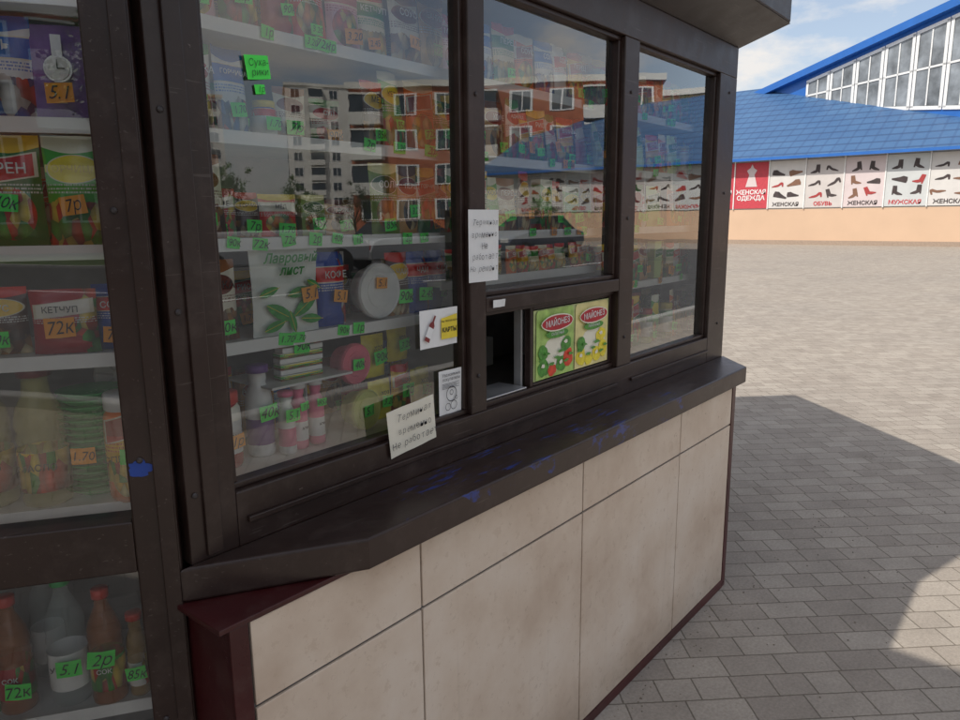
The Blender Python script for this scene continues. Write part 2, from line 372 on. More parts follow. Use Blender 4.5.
M_WPL=flat('white_plastic',(.82,.82,.80),.3); M_GPL=flat('green_plastic',(.03,.40,.09),.25); M_PUR=flat('purple_plastic',(.14,.04,.26),.35); M_LID=flat('pale_lime_lid',(.68,.74,.18),.4); M_PKD=flat('rose_pack',(.85,.20,.27),.4)
def bottle(r,h,body,label,cap,name='drink_bottle',word=None,neck=.28,wc=1,waist=True,l0=.14,l1=.42):
    b=MB(); q=.90 if waist else .97
    p=[(r*.75,0,body),(r*.97,h*.02,body),(r,h*.06,body),(r*q,h*.11,body),(r,h*l0,label),(r*1.003,h*(l0+.005),label),(r*1.003,h*l1,label),(r,h*(l1+.005),body),(r*q,h*(l1+.04),body),(r*.99,h*(l1+.08),body),(r*q,h*(l1+.13),body),(r*.99,h*(l1+.18),body),
       (r*.86,h*.70,body),(r*.55,h*.80,body),(r*neck*1.25,h*.86,body),(r*neck*1.2,h*.915,body),(r*neck*1.6,h*.92,cap),(r*neck*1.6,h*.993,cap),(r*neck*1.4,h,cap)]
    b.lathe(p,body,24); o=b.build(name,smooth=True,uv=(2*r,h))
    if word: text(word,r*.40,M_LET[wc],T(0,-r-.002,h*(l0+l1)*.58)@RX,o,bold=.0002,name='print')
    return o
def jar(r,h,body,label,cap,name='sauce_jar',word=None):
    b=MB(); p=[(r*.85,0,body),(r,h*.05,body),(r,h*.2,label),(r*1.004,h*.21,label),(r*1.004,h*.62,label),(r,h*.63,body),(r*.97,h*.78,body),(r*.82,h*.84,cap),(r*.9,h*.85,cap),(r*.9,h*.985,cap),(r*.84,h,cap)]
    b.lathe(p,body,24); o=b.build(name,smooth=True,uv=(2*r,h))
    if word: text(word,r*.45,M_LET[1],T(0,-r-.002,h*.42)@RX,o,name='print')
    return o
def disc_tub(r,d,m,m2,name='round_tub'):
    b=MB(); b.lathe([(r*.8,0,m),(r*.9,d*.7,m),(r,d*.72,m2),(r,d*.9,m2),(r*.95,d,m2),(r*.88,d*.95,m2),(r*.6,d*.95,m2),(r*.58,d*.98,m2),(r*.05,d*.98,m2)],m,32,RX)
    return b.build(name,bevel=0)
def rnd_item(x,y,z,hmax,M,w=None,ms=None,tagp=.7,kind=None,tc=None):
    w=w or random.uniform(.055,.09); h=random.uniform(.88,.99)*hmax
    i=random.choice(ms) if ms else random.randrange(len(PM)); mat=PM[i]
    word=random.choice(WORDS) if random.random()<.75 else None
    wc=0 if sum(rgb(DEF[i][2]))<1.1 else 1
    k=kind or random.choices(['pouch','carton','jar'],[.68,.22,.10])[0]
    if k=='pouch': d=.030; o=pouch(w,h,d,mat,'seasoning_packet' if h<.13 else 'sauce_pouch',word,wc)
    elif k=='carton': d=.035; o=carton(w*.85,h,d,mat,'food_carton',word,wc)
    else: d=w*.7; o=jar(w*.36,h*.75,mat,M_WPL,random.choice([M_REDCAP,M_YELCAP,M_GRNCAP]),'sauce_jar',word)
    put(o,x,y,z+.001,M,random.uniform(-.16,.16),-random.uniform(.02,.12) if k=='pouch' else 0)
    if random.random()<tagp: tag(o,random.uniform(-.01,.01),-d/2-.013,h*random.uniform(.12,.35),tc,random.uniform(.75,1))
    return w
def fill(x0,x1,z,hmax,M,y=.14,ms=None,tagp=.6,wr=(.06,.10),kind=None,hj=(.86,1),skip=0,tc=None):
    x=x0; last=None
    while x<x1:
        w=random.uniform(*wr)
        pool=[m for m in (ms or range(len(PM))) if m!=last] or ms; mm=random.choice(pool); last=mm
        if random.random()>=skip: rnd_item(x+w/2,y+random.uniform(-.008,.012),z,hmax*random.uniform(*hj),M,w,[mm],tagp,kind,tc)
        x+=w+random.uniform(-.002,.008)
fill(.74,1.44,1.97,.185,MF,y=.12,ms=[0,3,4,5,8,12,14,1,16],tagp=.95,kind='pouch',wr=(.075,.11))
fill(.73,.84,1.77,.185,MF,ms=[7,0],kind='pouch'); fill(.86,1.18,1.77,.14,MF,y=.22,ms=[7,12,0,10,4],tagp=.8,skip=.2)
fill(1.18,1.45,1.77,.19,MF,y=.12,ms=[6,3,9,11,5],kind='pouch',tagp=.95)
fill(.73,.80,1.565,.175,MF,ms=[12,4],kind='pouch'); fill(.83,1.2,1.565,.11,MF,y=.24,ms=[6,3,15,8,1],tagp=1,tc='g')
fill(1.2,1.46,1.565,.19,MF,y=.12,ms=[3,2,6,15],kind='pouch',tagp=.95)
fill(.9,1.45,1.36,.16,MF,y=.28,ms=[6,8,10,2],tagp=.4)
o=pouch(.095,.165,.035,PM[12],'flour_bag','МУКА',1); put(o,.79,.14,1.361,MF); tag(o,0,-.03,.03,'g')
M_BAY=N('bay_leaf_pack'); M_BAY.set((.88,.90,.84),.3); M_BAY.bump(M_BAY.noise(M_BAY.obj(),40,3),.35,.004); M_BAY=M_BAY.m
M_LEAF=flat('printed_leaf',(.03,.32,.04),.4,var=.35,scale=60)
o=pouch(.170,.196,.03,M_BAY,'bay_leaf_packet'); put(o,.935,.11,1.361,MF)
text('Лавровый\nлист',.0275,M_LEAF,T(.002,-.024,.150)@RX,o,shear=.3,bold=.0007,name='print')
for lx,lz,la,ls in [(-.03,.05,.5,.075),(.035,.06,-.6,.075),(.0,.028,1.3,.05),(.05,.030,.1,.055),(-.055,.095,-.3,.05),(-.045,.022,-.3,.055),(.02,.09,-.2,.06),(.06,.105,.5,.04)]:
    b=MB(); pts=[]
    for i in range(16):
        a=2*math.pi*i/16; c,s=math.cos(a),math.sin(a); pts.append((c*ls/2,0,s*abs(s)**.6*ls*.19))
    b.poly(pts,M_LEAF); b.poly([(-ls/2,-.0006,-.0006),(ls/2*1.15,-.0006,-.0006),(ls/2*1.15,-.0006,.0006),(-ls/2,-.0006,.0006)],M_YEL)
    q=b.build('leaf_print',o); q.matrix_local=T(lx,-.0215-abs(la)*.001,lz)@Matrix.Rotation(la,4,'Y')
tag(o,.045,-.028,.085,'o',1.1)
o=pouch(.085,.17,.035,PM[10],'coffee_pouch','КОФЕ',0); put(o,1.075,.13,1.361,MF); tag(o,.005,-.03,.07,'o')
o=disc_tub(.068,.05,M_WPL,M_WPL); put(o,1.205,.15,1.432,MF,0,0); tag(o,0,-.055,.02,'o',.9)
for x,i in ((1.30,6),(1.375,10),(1.45,10)):
    o=pouch(.085,.16,.03,PM[i],'coffee_pouch','ЧАЙ',0); put(o,x,.14,1.361,MF); tag(o,0,-.03,.05,'g')
o=jar(.033,.16,PM[8],M_WPL,M_REDCAP,'sauce_jar','СОУС'); put(o,.775,.12,1.101,MF); tag(o,0,-.04,.06,'o')
o=bottle(.030,.20,M_WPL,M_PUR,M_PUR,'shampoo_bottle','',.5,waist=False); put(o,.865,.13,1.101,MF); tag(o,.0,-.036,.10,'g')
for x in (.945,.992):
    o=bottle(.019,.150,M_PINK,M_WPL,M_WPL,'spray_bottle','АЭР',.55,waist=False); put(o,x,.10,1.101,MF); tag(o,0,-.024,.10,'g',.6)
o=bottle(.019,.14,M_WPL,M_PINK,M_PINK,'spray_bottle',None,.55,waist=False); put(o,.905,.09,1.101,MF); tag(o,0,-.025,.09,'g',.8)
for k in range(7):
    o=carton(.11,.011,.03,[PM[9],M_WPL][k%2],'bandage_box'); put(o,.965+random.uniform(-.006,.006),.12,1.258+k*.0122,MF,random.uniform(-.08,.08))
tag(o,0,-.02,.0,'g',1)
b=MB(); b.box(.86,1.08,.07,.25,1.252,1.2575,M_WPL,MF); b.box(.862,.868,.24,.248,1.10,1.252,M_WPL,MF); b.box(1.07,1.076,.24,.248,1.10,1.252,M_WPL,MF); b.build('small_display_stand',bevel=.001)
o=disc_tub(.050,.05,M_LID,M_LID); put(o,1.125,.13,1.152,MF,.1); tag(o,0,-.056,0,'g',.9)
o=disc_tub(.050,.05,M_PKD,M_PKD); put(o,1.115,.15,1.264,MF,.1); tag(o,0,-.056,0,'g',.9)
o=carton(.10,.06,.06,PM[5],'sponge_pack',None); put(o,1.24,.22,1.101,MF)
M_GLV=flat('yellow_glove_pack',(.90,.74,.04),.35,var=.2,scale=30)
for x,z,h in ((1.225,1.101,.10),(1.30,1.101,.13),(1.235,1.205,.11),(1.37,1.101,.11),(1.32,1.235,.09)):
    o=pouch(.075,h,.035,PM[5] if h>.12 else M_GLV,'household_glove_pack','ХОЗ',1); put(o,x,.14+(.03 if z>1.15 else 0),z,MF); tag(o,0,-.03,h*.5,'g')
fill(.74,1.44,1.10,.18,MF,y=.29,ms=[8,12,7,3,5],tagp=.3)
fill(1.47,2.2,1.97,.185,MF,y=.12,ms=[4,14,7,11,10,5,16,1],tagp=.7,kind='pouch',wr=(.075,.11))
fill(1.47,2.2,1.77,.18,MF,y=.12,ms=[6,0,9,3,15,5,2,8],tagp=.7,wr=(.065,.1)); fill(1.47,2.2,1.565,.18,MF,y=.12,ms=[0,3,12,4,6,2,9],tagp=.8,wr=(.065,.1))
fill(1.47,2.2,1.44,.090,MF,y=.11,ms=[5,4,11],tagp=.4,kind='pouch',wr=(.05,.065),hj=(.95,1))
for z in (1.97,1.77,1.565): fill(1.47,2.2,z,.15,MF,y=.27,tagp=0)
for z,h in ((1.97,.185),(1.77,.18),(1.565,.18),(1.36,.17),(1.10,.22)):
    fill(2.24,3.05,z,h,MF,y=.12,tagp=.85,ms=[4,5,0,1,9,11,12,14,3,17,2]); fill(2.24,3.05,z,h*.9,MF,y=.27,tagp=0)
for z in (1.97,): fill(.76,1.45,z,.15,MF,y=.28,tagp=0)
o=pouch(.10,.188,.04,PM[2],'horseradish_pouch','ХРЕН',0); put(o,-.232,.12,1.561,ML,.05); tag(o,-.005,-.035,.075,'g')
o=pouch(.10,.188,.04,PM[9],'mustard_pouch','ГОРЧИЦА',2); put(o,-.130,.12,1.561,ML,-.05); tag(o,.0,-.035,.07,'o',1.1,'7р')
o=pouch(.115,.17,.04,PM[7],'salt_bag','СОЛЬ',0); put(o,-.235,.13,1.771,ML); tag(o,-.01,-.035,.05,'o')
M_WBAG=flat('lilac_bag',(.30,.16,.44),.3,var=.2,scale=30)
o=pouch(.095,.16,.035,M_WBAG,'gift_bag'); put(o,-.135,.13,1.771,ML)
b=MB()
for r0,m,yy in ((.022,M_ALU,0),(.018,M_PAPER,-.002)): b.lathe([(r0,0,None),(r0,.002,None)],m,24,T(0,-.026+yy,.085)@RX)
b.box(-.008,.008,-.024,-.022,.03,.14,M_ALU); b.box(-.0007,.0007,-.0325,-.031,.085,.099,M_INK); b.box(0,.011,-.0325,-.031,.0843,.0857,M_INK)
q=b.build('watch_print',o); q.matrix_local=Matrix(); tag(o,.0,-.036,.045,'o')
fill(-.33,-.09,1.97,.17,ML,y=.12,tagp=.8,ms=[3,5,1],kind='pouch')
o=pouch(.11,.115,.04,PM[8],'ketchup_pouch','КЕТЧУП',1); put(o,-.172,.115,1.371,ML,-.05); tag(o,.0,-.035,.05,'o')
o=pouch(.075,.12,.04,PM[10],'ketchup_pouch','СОУС',0); put(o,-.092,.14,1.371,ML); tag(o,.0,-.035,.03,'o')
o=pouch(.09,.12,.04,PM[6],'ketchup_pouch','СОУС',0); put(o,-.28,.14,1.371,ML); tag(o,.0,-.035,.03,'g')
o=bottle(.042,.262,M_OIL,PM[5],M_DKR,'oil_bottle','МАСЛО',.42,1,l0=.12,l1=.40); put(o,-.235,.12,1.091,ML)
o=bottle(.042,.262,M_OIL,PM[5],M_DKR,'oil_bottle','МАСЛО',.42,1,l0=.12,l1=.40); put(o,-.33,.14,1.091,ML)
b=MB()
for k in range(16):
    z=k*.0125; b.lathe([(.045,z,None),(.058,z+.009,None),(.060,z+.010,None),(.060,z+.0118,None),(.054,z+.0118,None)],M_GPL,28)
o=b.build('plastic_plate_stack',smooth=False); put(o,-.158,.175,1.091,ML); tag(o,-.01,-.065,.085,'o',1.05)
o=jar(.037,.205,PM[11],PM[5],M_WPL,'spice_jar','СПЕЦИИ'); put(o,-.090,.10,1.091,ML); tag(o,.012,-.042,.09,'g',.9)
b=MB(); b.lathe([(.05,0,None),(.05,.012,None),(.046,.014,None)],M_WPL,24,RX)
for k in range(9):
    b.box(-.002,.002,-.018,-.015,.012,.045,M_INNER,Matrix.Rotation(k*2*math.pi/9,4,'Y'))
b.box(-.006,.006,-.008,0,-.20,-.05,M_WPL); b.box(-.035,.035,-.03,.03,-.203,-.195,M_WPL)
o=b.build('small_fan'); put(o,-.12,.28,1.295,ML)
o=bottle(.036,.265,M_CLEAR,M_WPL,M_GRNCAP,'vinegar_bottle','УКСУС',.30); put(o,-.237,.12,.681,ML); tag(o,.01,-.045,.09,'g')
o=bottle(.032,.235,M_BRNB,PM[9],M_REDCAP,'vinegar_bottle','СОК',.3,0); put(o,-.166,.10,.681,ML); tag(o,0,-.045,.11,'g',1,'2р')
o=bottle(.019,.175,M_VIN,PM[14],M_REDCAP,'sauce_bottle',None,.5); put(o,-.112,.10,.681,ML); tag(o,0,-.03,.06,'g',.8)
o=bottle(.032,.235,M_BRNB,PM[8],M_REDCAP,'vinegar_bottle','СОК',.3,0); put(o,-.33,.12,.681,ML); tag(o,.015,-.045,.06,'g')
o=bottle(.03,.25,M_CLEAR,M_WPL,M_GRNCAP,'vinegar_bottle',None,.28); put(o,-.30,.23,.681,ML)
fill(-.45,-.10,.36,.2,ML,y=.12,tagp=.5)
for z in (1.56,1.77,1.97): fill(-.5,-.12,z,.15,ML,y=.25,tagp=0)
for z in (1.09,1.37,1.56,1.77,1.97,.68): fill(-1.05,-.42,z,.16,ML,y=.13,tagp=.4)
def stuck(x,z,y,M,big=1,col='g',txt=None):
    e=empty('price_label'); e.matrix_world=M@T(x,y,z); tag(e,0,0,0,col,big,txt)
stuck(.827,1.878,.0,MF,1.45,'g','Суха-\nрики'); stuck(.829,1.840,.0,MF,.5,'g')
for x in (.80,.86,.93,1.0,1.06,1.12,1.28,1.34): stuck(x,1.56+random.uniform(-.006,.006),.078,MF,.8)
for z in (1.355,1.77,1.965):
    for k in range(4): stuck(random.uniform(.78,1.38),z,.078,MF,.8)
for z in (1.965,1.77,1.562):
    for k in range(8): stuck(random.uniform(1.5,2.9),z,.077-random.random()*.002,MF,.8,random.choice('gggo'))
for k in range(5): stuck(random.uniform(2.3,2.9),1.357,.077,MF,.8,random.choice('gggo'))

# ------------------------------------------------------------------ papers on the kiosk
def hand(s,size,parent,x,y,z,ink):
    adv=size*.60; n=len(s); px=x-adv*n/2+adv/2; base=0
    for ch in s:
        wide=1.35 if ch in 'шмтжщюМТ' else (.75 if ch in ' .' else 1)
        px+=adv*(wide-1)/2
        if ch!=' ':
            base+=random.uniform(-.05,.05)*size
            text(ch,size*random.uniform(.9,1.12),ink,T(px,y,z+base)@RX@Matrix.Rotation(random.uniform(-.14,.14),4,'Z'),parent,shear=random.uniform(-.05,.35),bold=random.uniform(-.0004,-.0002),name='handwriting',sx=random.uniform(.8,.98))
        px+=adv*(1+(wide-1)/2)
def paper(name,w,h,x,y,z,M,rot,mat,lines,size,ink=M_INK):
    e=MB(); nx=6; vs=[]
    for j in range(2):
        for i in range(nx+1):
            u=i/nx-.5; vs.append((u*w,-.0015-.003*abs(math.sin(u*5+z))-(.003*j*(u+.5)),(j-.5)*h))
    fs=[(i,i+1,i+nx+2,i+nx+1) for i in range(nx)]
    e.add(vs,fs,mat); o=e.build(name); o.matrix_world=M@T(x,y,z)@Matrix.Rotation(rot,4,'Y')
    n=len(lines)
    for i,l in enumerate(lines): hand(l,size,o,random.uniform(-.004,.002),-.0088,(n/2-.5-i)*size*1.38,ink)
    return o
paper('paper_notice',.118,.180,1.437,-.031,1.535,MF,.0,M_PAPER,['Терминал','временно','Не','работает','На ремонте'],.0205)
paper('paper_notice',.155,.112,1.165,-.031,1.125,MF,-.10,M_PAPERB,['Терминал','временно','Не работает'],.0225)
o=paper('payment_card_notice',.135,.094,1.297,-.0,1.34,MF,0,M_PAPER,[],.02)
b=MB(); b.poly([(.004,0,-.030),(.004,0,.022),(.063,0,.030),(.063,0,-.030)],M_YEL)
q=b.build('yellow_print',o); q.matrix_local=T(0,-.0088,0)
b=MB(); b.lathe([(.009,-.032,None),(.009,.012,None),(.003,.02,None),(.003,.036,None)],M_DKR,12); b.lathe([(.0092,-.022,None),(.0092,.004,None)],M_PAPER,12); q=b.build('bottle_print',o); q.matrix_local=T(-.034,-.009,0)@Matrix.Rotation(.5,4,'Y')@Matrix.Diagonal((1,.05,1,1))
text('МЫ ПРИНИМАЕМ',.0068,M_INK,T(.033,-.0098,.014)@RX,o,name='print'); text('КАРТЫ',.0155,M_INK,T(.033,-.0098,-.008)@RX,o,name='print',bold=.0004)
o=paper('advice_sticker',.085,.125,1.335,-.0,1.166,MF,0,M_PAPER,[],.02)
text('Уважаемые\nпокупатели',.012,M_INK,T(0,-.0088,.045)@RX,o,name='print')
b=MB()
for r1,r2,ox,oz in ((.020,.018,0,0),(.012,.0105,.008,-.03),(.010,.0085,-.014,-.032),(.007,.0055,.0,.004),(.005,.0038,.018,-.012)):
    for i in range(20):
        a,c=2*math.pi*i/20,2*math.pi*(i+1)/20
        b.poly([(ox+r2*math.cos(a),0,oz+r2*math.sin(a)),(ox+r1*math.cos(a),0,oz+r1*math.sin(a)),(ox+r1*math.cos(c),0,oz+r1*math.sin(c)),(ox+r2*math.cos(c),0,oz+r2*math.sin(c))],M_INK)
for i in range(5): b.poly([(-.035,0,.028-i*.003),(.03-.01*(i%2),0,.028-i*.003),(.03-.01*(i%2),0,.0290-i*.003),(-.035,0,.0290-i*.003)],M_INK)
q=b.build('drawing',o); q.matrix_local=T(0,-.0088,0)
M_PGR=flat('poster_green',(.42,.62,.16),.4,var=.3,scale=25); M_PYE=flat('poster_cream_yellow',(.86,.76,.34),.4,var=.15,scale=25)
M_LEM=flat('lemon_print',(.95,.74,.05),.4,var=.15,scale=60); M_OLV=flat('herb_print',(.08,.30,.04),.4,var=.4,scale=80); M_TOM=flat('tomato_print',(.75,.07,.03),.4,var=.25,scale=60); M_CRM=flat('mayonnaise_print',(.88,.84,.68),.4,var=.05)
o=paper('sauce_poster',.435,.212,1.925,.004,1.2325,MF,0,flat('poster_ground',(.50,.56,.26),.4,var=.3,scale=25),[],.02)
def blob(cx,cz,rx,rz,m,lay,seed=0,am=.06):
    pts=[]
    for k in range(22):
        t=2*math.pi*k/22; r=1+am*2*noise.noise(Vector((math.cos(t)*1.7+seed,math.sin(t)*1.7,seed*3.1))); pts.append((cx+rx*r*math.cos(t),-lay*.0004,cz+rz*r*math.sin(t)))
    return pts,m
for dx,bg_,kind in ((-.106,M_PGR,0),(.108,M_PYE,1)):
    b=MB(); w,h=.208,.208; b.poly([(dx-w/2,0,-h/2),(dx+w/2,0,-h/2),(dx+w/2*.97,0,h/2*.9),(dx+w/2*.9,0,h/2),(dx-w/2*.9,0,h/2),(dx-w/2*.97,0,h/2*.9)],bg_)
    L_=[blob(dx+.01,-.035,.080,.055,M_CRM,1,3),blob(dx-.01,-.015,.05,.028,M_CRM,2,5,.15)]
    fr=[(-.065,-.07,.030,.026),(-.02,-.082,.024,.018),(.03,-.07,.030,.024),(.070,-.055,.026,.030),(.055,-.01,.030,.022),(-.07,-.025,.024,.024)]
    for k,(fx,fz,fa,fb2) in enumerate(fr):
        mm=(M_LEM if kind else (M_TOM if k%2 else M_OLV)) if k!=5 else M_OLV
        L_.append(blob(dx+fx,fz,fa,fb2,mm,3+k,k+kind*9,.12))
        if k%2==0: L_.append(blob(dx+fx-.006,fz+.007,.010,.006,M_CRM,10+k,k+2,.2))
    for k in range(7): L_.append(blob(dx-.08+k*.026,-.045+.02*math.sin(k*2.1),.014,.005,M_OLV,17,k+30,.35))
    L_.append(blob(dx,.028,.062,.013,M_OLV,18,1,.02))
    L_.append(blob(dx,.062,.088,.026,M_CRM,19,1,.02)); L_.append(blob(dx,.062,.084,.022,M_INKR,20,1,.02))
    for pts,m in L_: b.poly(pts,m)
    q=b.build('pouch_print',o); q.matrix_local=T(0,-.0080,0)
    text('МАЙОНЕЗ',.026,M_LET[0],T(dx,-.0172,.062)@RX@Matrix.Rotation(.04,4,'Z'),o,name='print',bold=.0003)
    text(('САЛАТНЫЙ','ЛИМОННЫЙ')[kind],.012,M_LET[0],T(dx,-.0165,.028)@RX,o,name='print')
paper('small_label',.05,.02,1.50,-.031,1.383,MF,0,M_PAPER,[],.01)
b=MB(); pts=[]
for i in range(28):
    a=2*math.pi*i/28; r=1+.5*noise.noise(Vector((math.cos(a)*2.2,math.sin(a)*2.2,3))); pts.append((.019*r*math.cos(a),0,.015*r*math.sin(a)))
b.poly(pts,M_BLUEP); b.build('paint_smear',K,ML@T(-.0505,-.0292,1.185))

# ------------------------------------------------------------------ ground
def paver_mat():
    n=N('concrete_pavers'); p=n.pos(); mp=n.n('ShaderNodeMapping'); n.put(mp.inputs[0],p); mp.inputs['Rotation'].default_value=(0,0,math.radians(47))
    wob=n.n('ShaderNodeTexNoise'); n.put(wob.inputs['Vector'],p); wob.inputs['Scale'].default_value=7
    va=n.n('ShaderNodeVectorMath',operation='MULTIPLY_ADD'); n.put(va.inputs[0],wob.outputs['Color']); va.inputs[1].default_value=(.006,.006,0); n.put(va.inputs[2],mp.outputs[0])
    br=n.n('ShaderNodeTexBrick',offset=.5,offset_frequency=2,squash=.66,squash_frequency=3); n.put(br.inputs['Vector'],va.outputs[0])
    br.inputs['Scale'].default_value=1; br.inputs['Brick Width'].default_value=.205; br.inputs['Row Height'].default_value=.118
    br.inputs['Mortar Size'].default_value=.0036; br.inputs['Mortar Smooth'].default_value=.5; br.inputs['Bias'].default_value=0
    br.inputs['Color1'].default_value=(.325,.285,.245,1); br.inputs['Color2'].default_value=(.405,.362,.312,1); br.inputs['Mortar'].default_value=(.18,.155,.125,1)
    a=n.noise(p,.35,3); f=n.noise(p,90,4,.7); m=n.noise(p,5,5,.65); st=n.noise(p,1.7,6,.7)
    c=n.mix(1,br.outputs['Color'],n.ramp(a,[(.3,(.94,.94,.94)),(.7,(1.05,1.04,1.02))]),'MULTIPLY')
    c=n.mix(1,c,n.ramp(m,[(.3,(.88,.88,.88)),(.7,(1.09,1.09,1.09))]),'MULTIPLY')
    c=n.mix(1,c,n.ramp(f,[(.3,(.80,.80,.80)),(.7,(1.14,1.14,1.14))]),'MULTIPLY')
    c=n.mix(n.math('MULTIPLY',n.math('MULTIPLY',n.math('SUBTRACT',st,.55),6,clamp=True),.22),c,(.17,.14,.11))
    n.set(c,.85,spec=.25)
    n.bump(n.math('ADD',n.math('MULTIPLY',br.outputs['Fac'],-1),n.math('MULTIPLY',f,.35)),.45,.005)
    return n.m
b=MB(); b.poly([(-1500,-1500,0),(1500,-1500,0),(1500,1500,0),(-1500,1500,0)],paver_mat()); b.build('paved_ground')
M_GRIT=flat('grit',(.20,.17,.13),.9,var=.5,scale=80); b=MB(); rr=random.Random(5)
for k in range(420):
    x=rr.uniform(.6,5.5); y=(1.03-abs(rr.gauss(0,.10))) if rr.random()<.55 else rr.uniform(-.6,1.0); s=rr.uniform(.0015,.0055)
    if x>2.95 and y>.95: y=rr.uniform(-.5,.9)
    a=rr.uniform(0,3); c_,s_=math.cos(a)*s,math.sin(a)*s
    b.add([(x+c_,y+s_,.001),(x-s_,y+c_,.001),(x-c_,y-s_*.7,.001),(x+s_,y-c_,.001),(x,y,.001+s*.8)],[(0,1,4),(1,2,4),(2,3,4),(3,0,4)],M_GRIT)
b.build('ground_grit')
M_ASPH=flat('asphalt',(.075,.075,.075),.85,var=.25,scale=3); M_GRASS=flat('grass',(.07,.12,.03),.9,var=.45,scale=1.5); M_KERB=flat('kerb_stone',(.38,.37,.35),.8)
b=MB(); b.box(-120,36,-19,-2.6,-.1,.004,M_ASPH); b.build('road')
b=MB(); b.box(-120,34,-75,-19.16,-.1,.008,M_GRASS); b.build('grass_verge')
b=MB(); b.box(-120,36,-2.6,-2.45,-.1,.12,M_KERB); b.box(-120,36,-19.15,-19.0,-.1,.12,M_KERB); b.build('road_kerbs',bevel=.02)
M_LINE=flat('road_marking',(.7,.7,.68),.7); b=MB()
for i in range(-15,4): b.box(i*7,i*7+3,-11.1,-10.95,0,.008,M_LINE)
b.build('road_markings')

# added pavilion out of view, shades left window and trims sun patch
NP=empty('added_shade_pavilion'); M_NP=flat('shade_pavilion_render',(.42,.34,.24),.8,var=.1,scale=1)
b=MB(); b.box(-5.4,-.92,.85,4.4,0,4.4,M_NP); o=b.build('walls'); o.parent=NP
b=MB(); b.box(-5.5,-.86,.78,4.5,4.402,4.62,M_ROOFD); o=b.build('roof_edge'); o.parent=NP
b=MB(); b.box(-4.9,-3.2,.80,.849,.9,2.4,M_FRAME); b.box(-4.82,-3.28,.79,.80,.98,2.32,M_DARKIN); b.box(-2.6,-1.6,.80,.849,0,2.2,M_FRAME); b.box(-2.5,-1.7,.79,.80,.1,2.1,M_MAROON); o=b.build('window_and_door'); o.parent=NP

# ------------------------------------------------------------------ far market building
MBB=empty('market_building')
M_PEACH=flat('peach_render',(.60,.42,.29),.8,var=.05,scale=.5); M_BLUE=N('blue_metal_roof')
def roofmat():
    n=M_BLUE; p=n.pos(); s=n.n('ShaderNodeSeparateXYZ'); n.put(s.inputs[0],p)
    r=n.math('FRACT',n.math('MULTIPLY',s.outputs[1],1.6)); r2=n.math('FRACT',n.math('MULTIPLY',s.outputs[0],1.1))
    d=n.math('GREATER_THAN',r2,.78)
    c=n.ramp(n.noise(p,.4,2),[(.3,(.045,.115,.25)),(.7,(.06,.145,.29))]); c=n.mix(n.math('MULTIPLY',d,.6),c,(.02,.05,.13)); c=n.mix(n.math('MULTIPLY',n.math('GREATER_THAN',r,.8),.3),c,(.02,.05,.14))
    n.set(c,.5,.0); n.bump(r,.4,.05); return n.m
M_BLUE=roofmat(); M_BFAC=flat('blue_fascia',(.02,.13,.45),.4,var=.1,scale=1); M_FSIL=flat('signband_ground',(.62,.61,.58),.7,var=.05,scale=1)
b=MB(); b.box(45,66,-34,34,0,2.05,M_PEACH); b.box(45.05,66,-34,34,2.05,5.0,M_FSIL); b.box(44.9,45.2,-34,34,0,.25,flat('plinth',(.34,.26,.20),.8)); b.build('walls',MBB)
b=MB(); b.add([(44.2,-34.5,5.02),(44.2,34.5,5.02),(56.5,34.5,10.9),(56.5,-34.5,10.9),(68,34.5,5.02),(68,-34.5,5.02)],[(0,3,2,1),(3,5,4,2),(0,1,4,5)],M_BLUE)
b.add([(44.2,-34.5,5.02),(44.2,34.5,5.02),(44.2,34.5,4.86),(44.2,-34.5,4.86)],[(0,1,2,3)],M_BFAC); b.build('roof',MBB)
A=Vector((56.2,19.3)); Bp=Vector((45.6,1.8)); e=(Bp-A); L=e.length; ang=math.atan2(e.y,e.x)
MU=T(A.x,A.y,0)@Matrix.Rotation(ang,4,'Z')
def topz(x): return 10.15+x*.152
b=MB(); D=16
b.add([(0,0,4),(L,0,4),(L,D,4),(0,D,4),(0,0,topz(0)),(L,0,topz(L)),(L,D,topz(L)),(0,D,topz(0))],[(0,3,2,1),(0,1,5,4),(1,2,6,5),(2,3,7,6),(3,0,4,7),(4,5,6,7)],M_BFAC,MU)
b.add([(-1,-.5,topz(-1)+.003),(L+1,-.5,topz(L+1)+.003),(L+1,D,topz(L+1)+.003),(-1,D,topz(-1)+.003),(-1,-.5,topz(-1)+.45),(L+1,-.5,topz(L+1)+.45),(L+1,D,topz(L+1)+.45),(-1,D,topz(-1)+.45)],[(0,3,2,1),(0,1,5,4),(1,2,6,5),(2,3,7,6),(3,0,4,7),(4,5,6,7)],M_BFAC,MU)
b.build('upper_hall',MBB)
M_WIN=flat('hall_window_glass',(.20,.22,.24),.15,var=.6,scale=.9); M_WFR=flat('white_frames',(.76,.76,.75),.5)
b=MB()
x=4.6
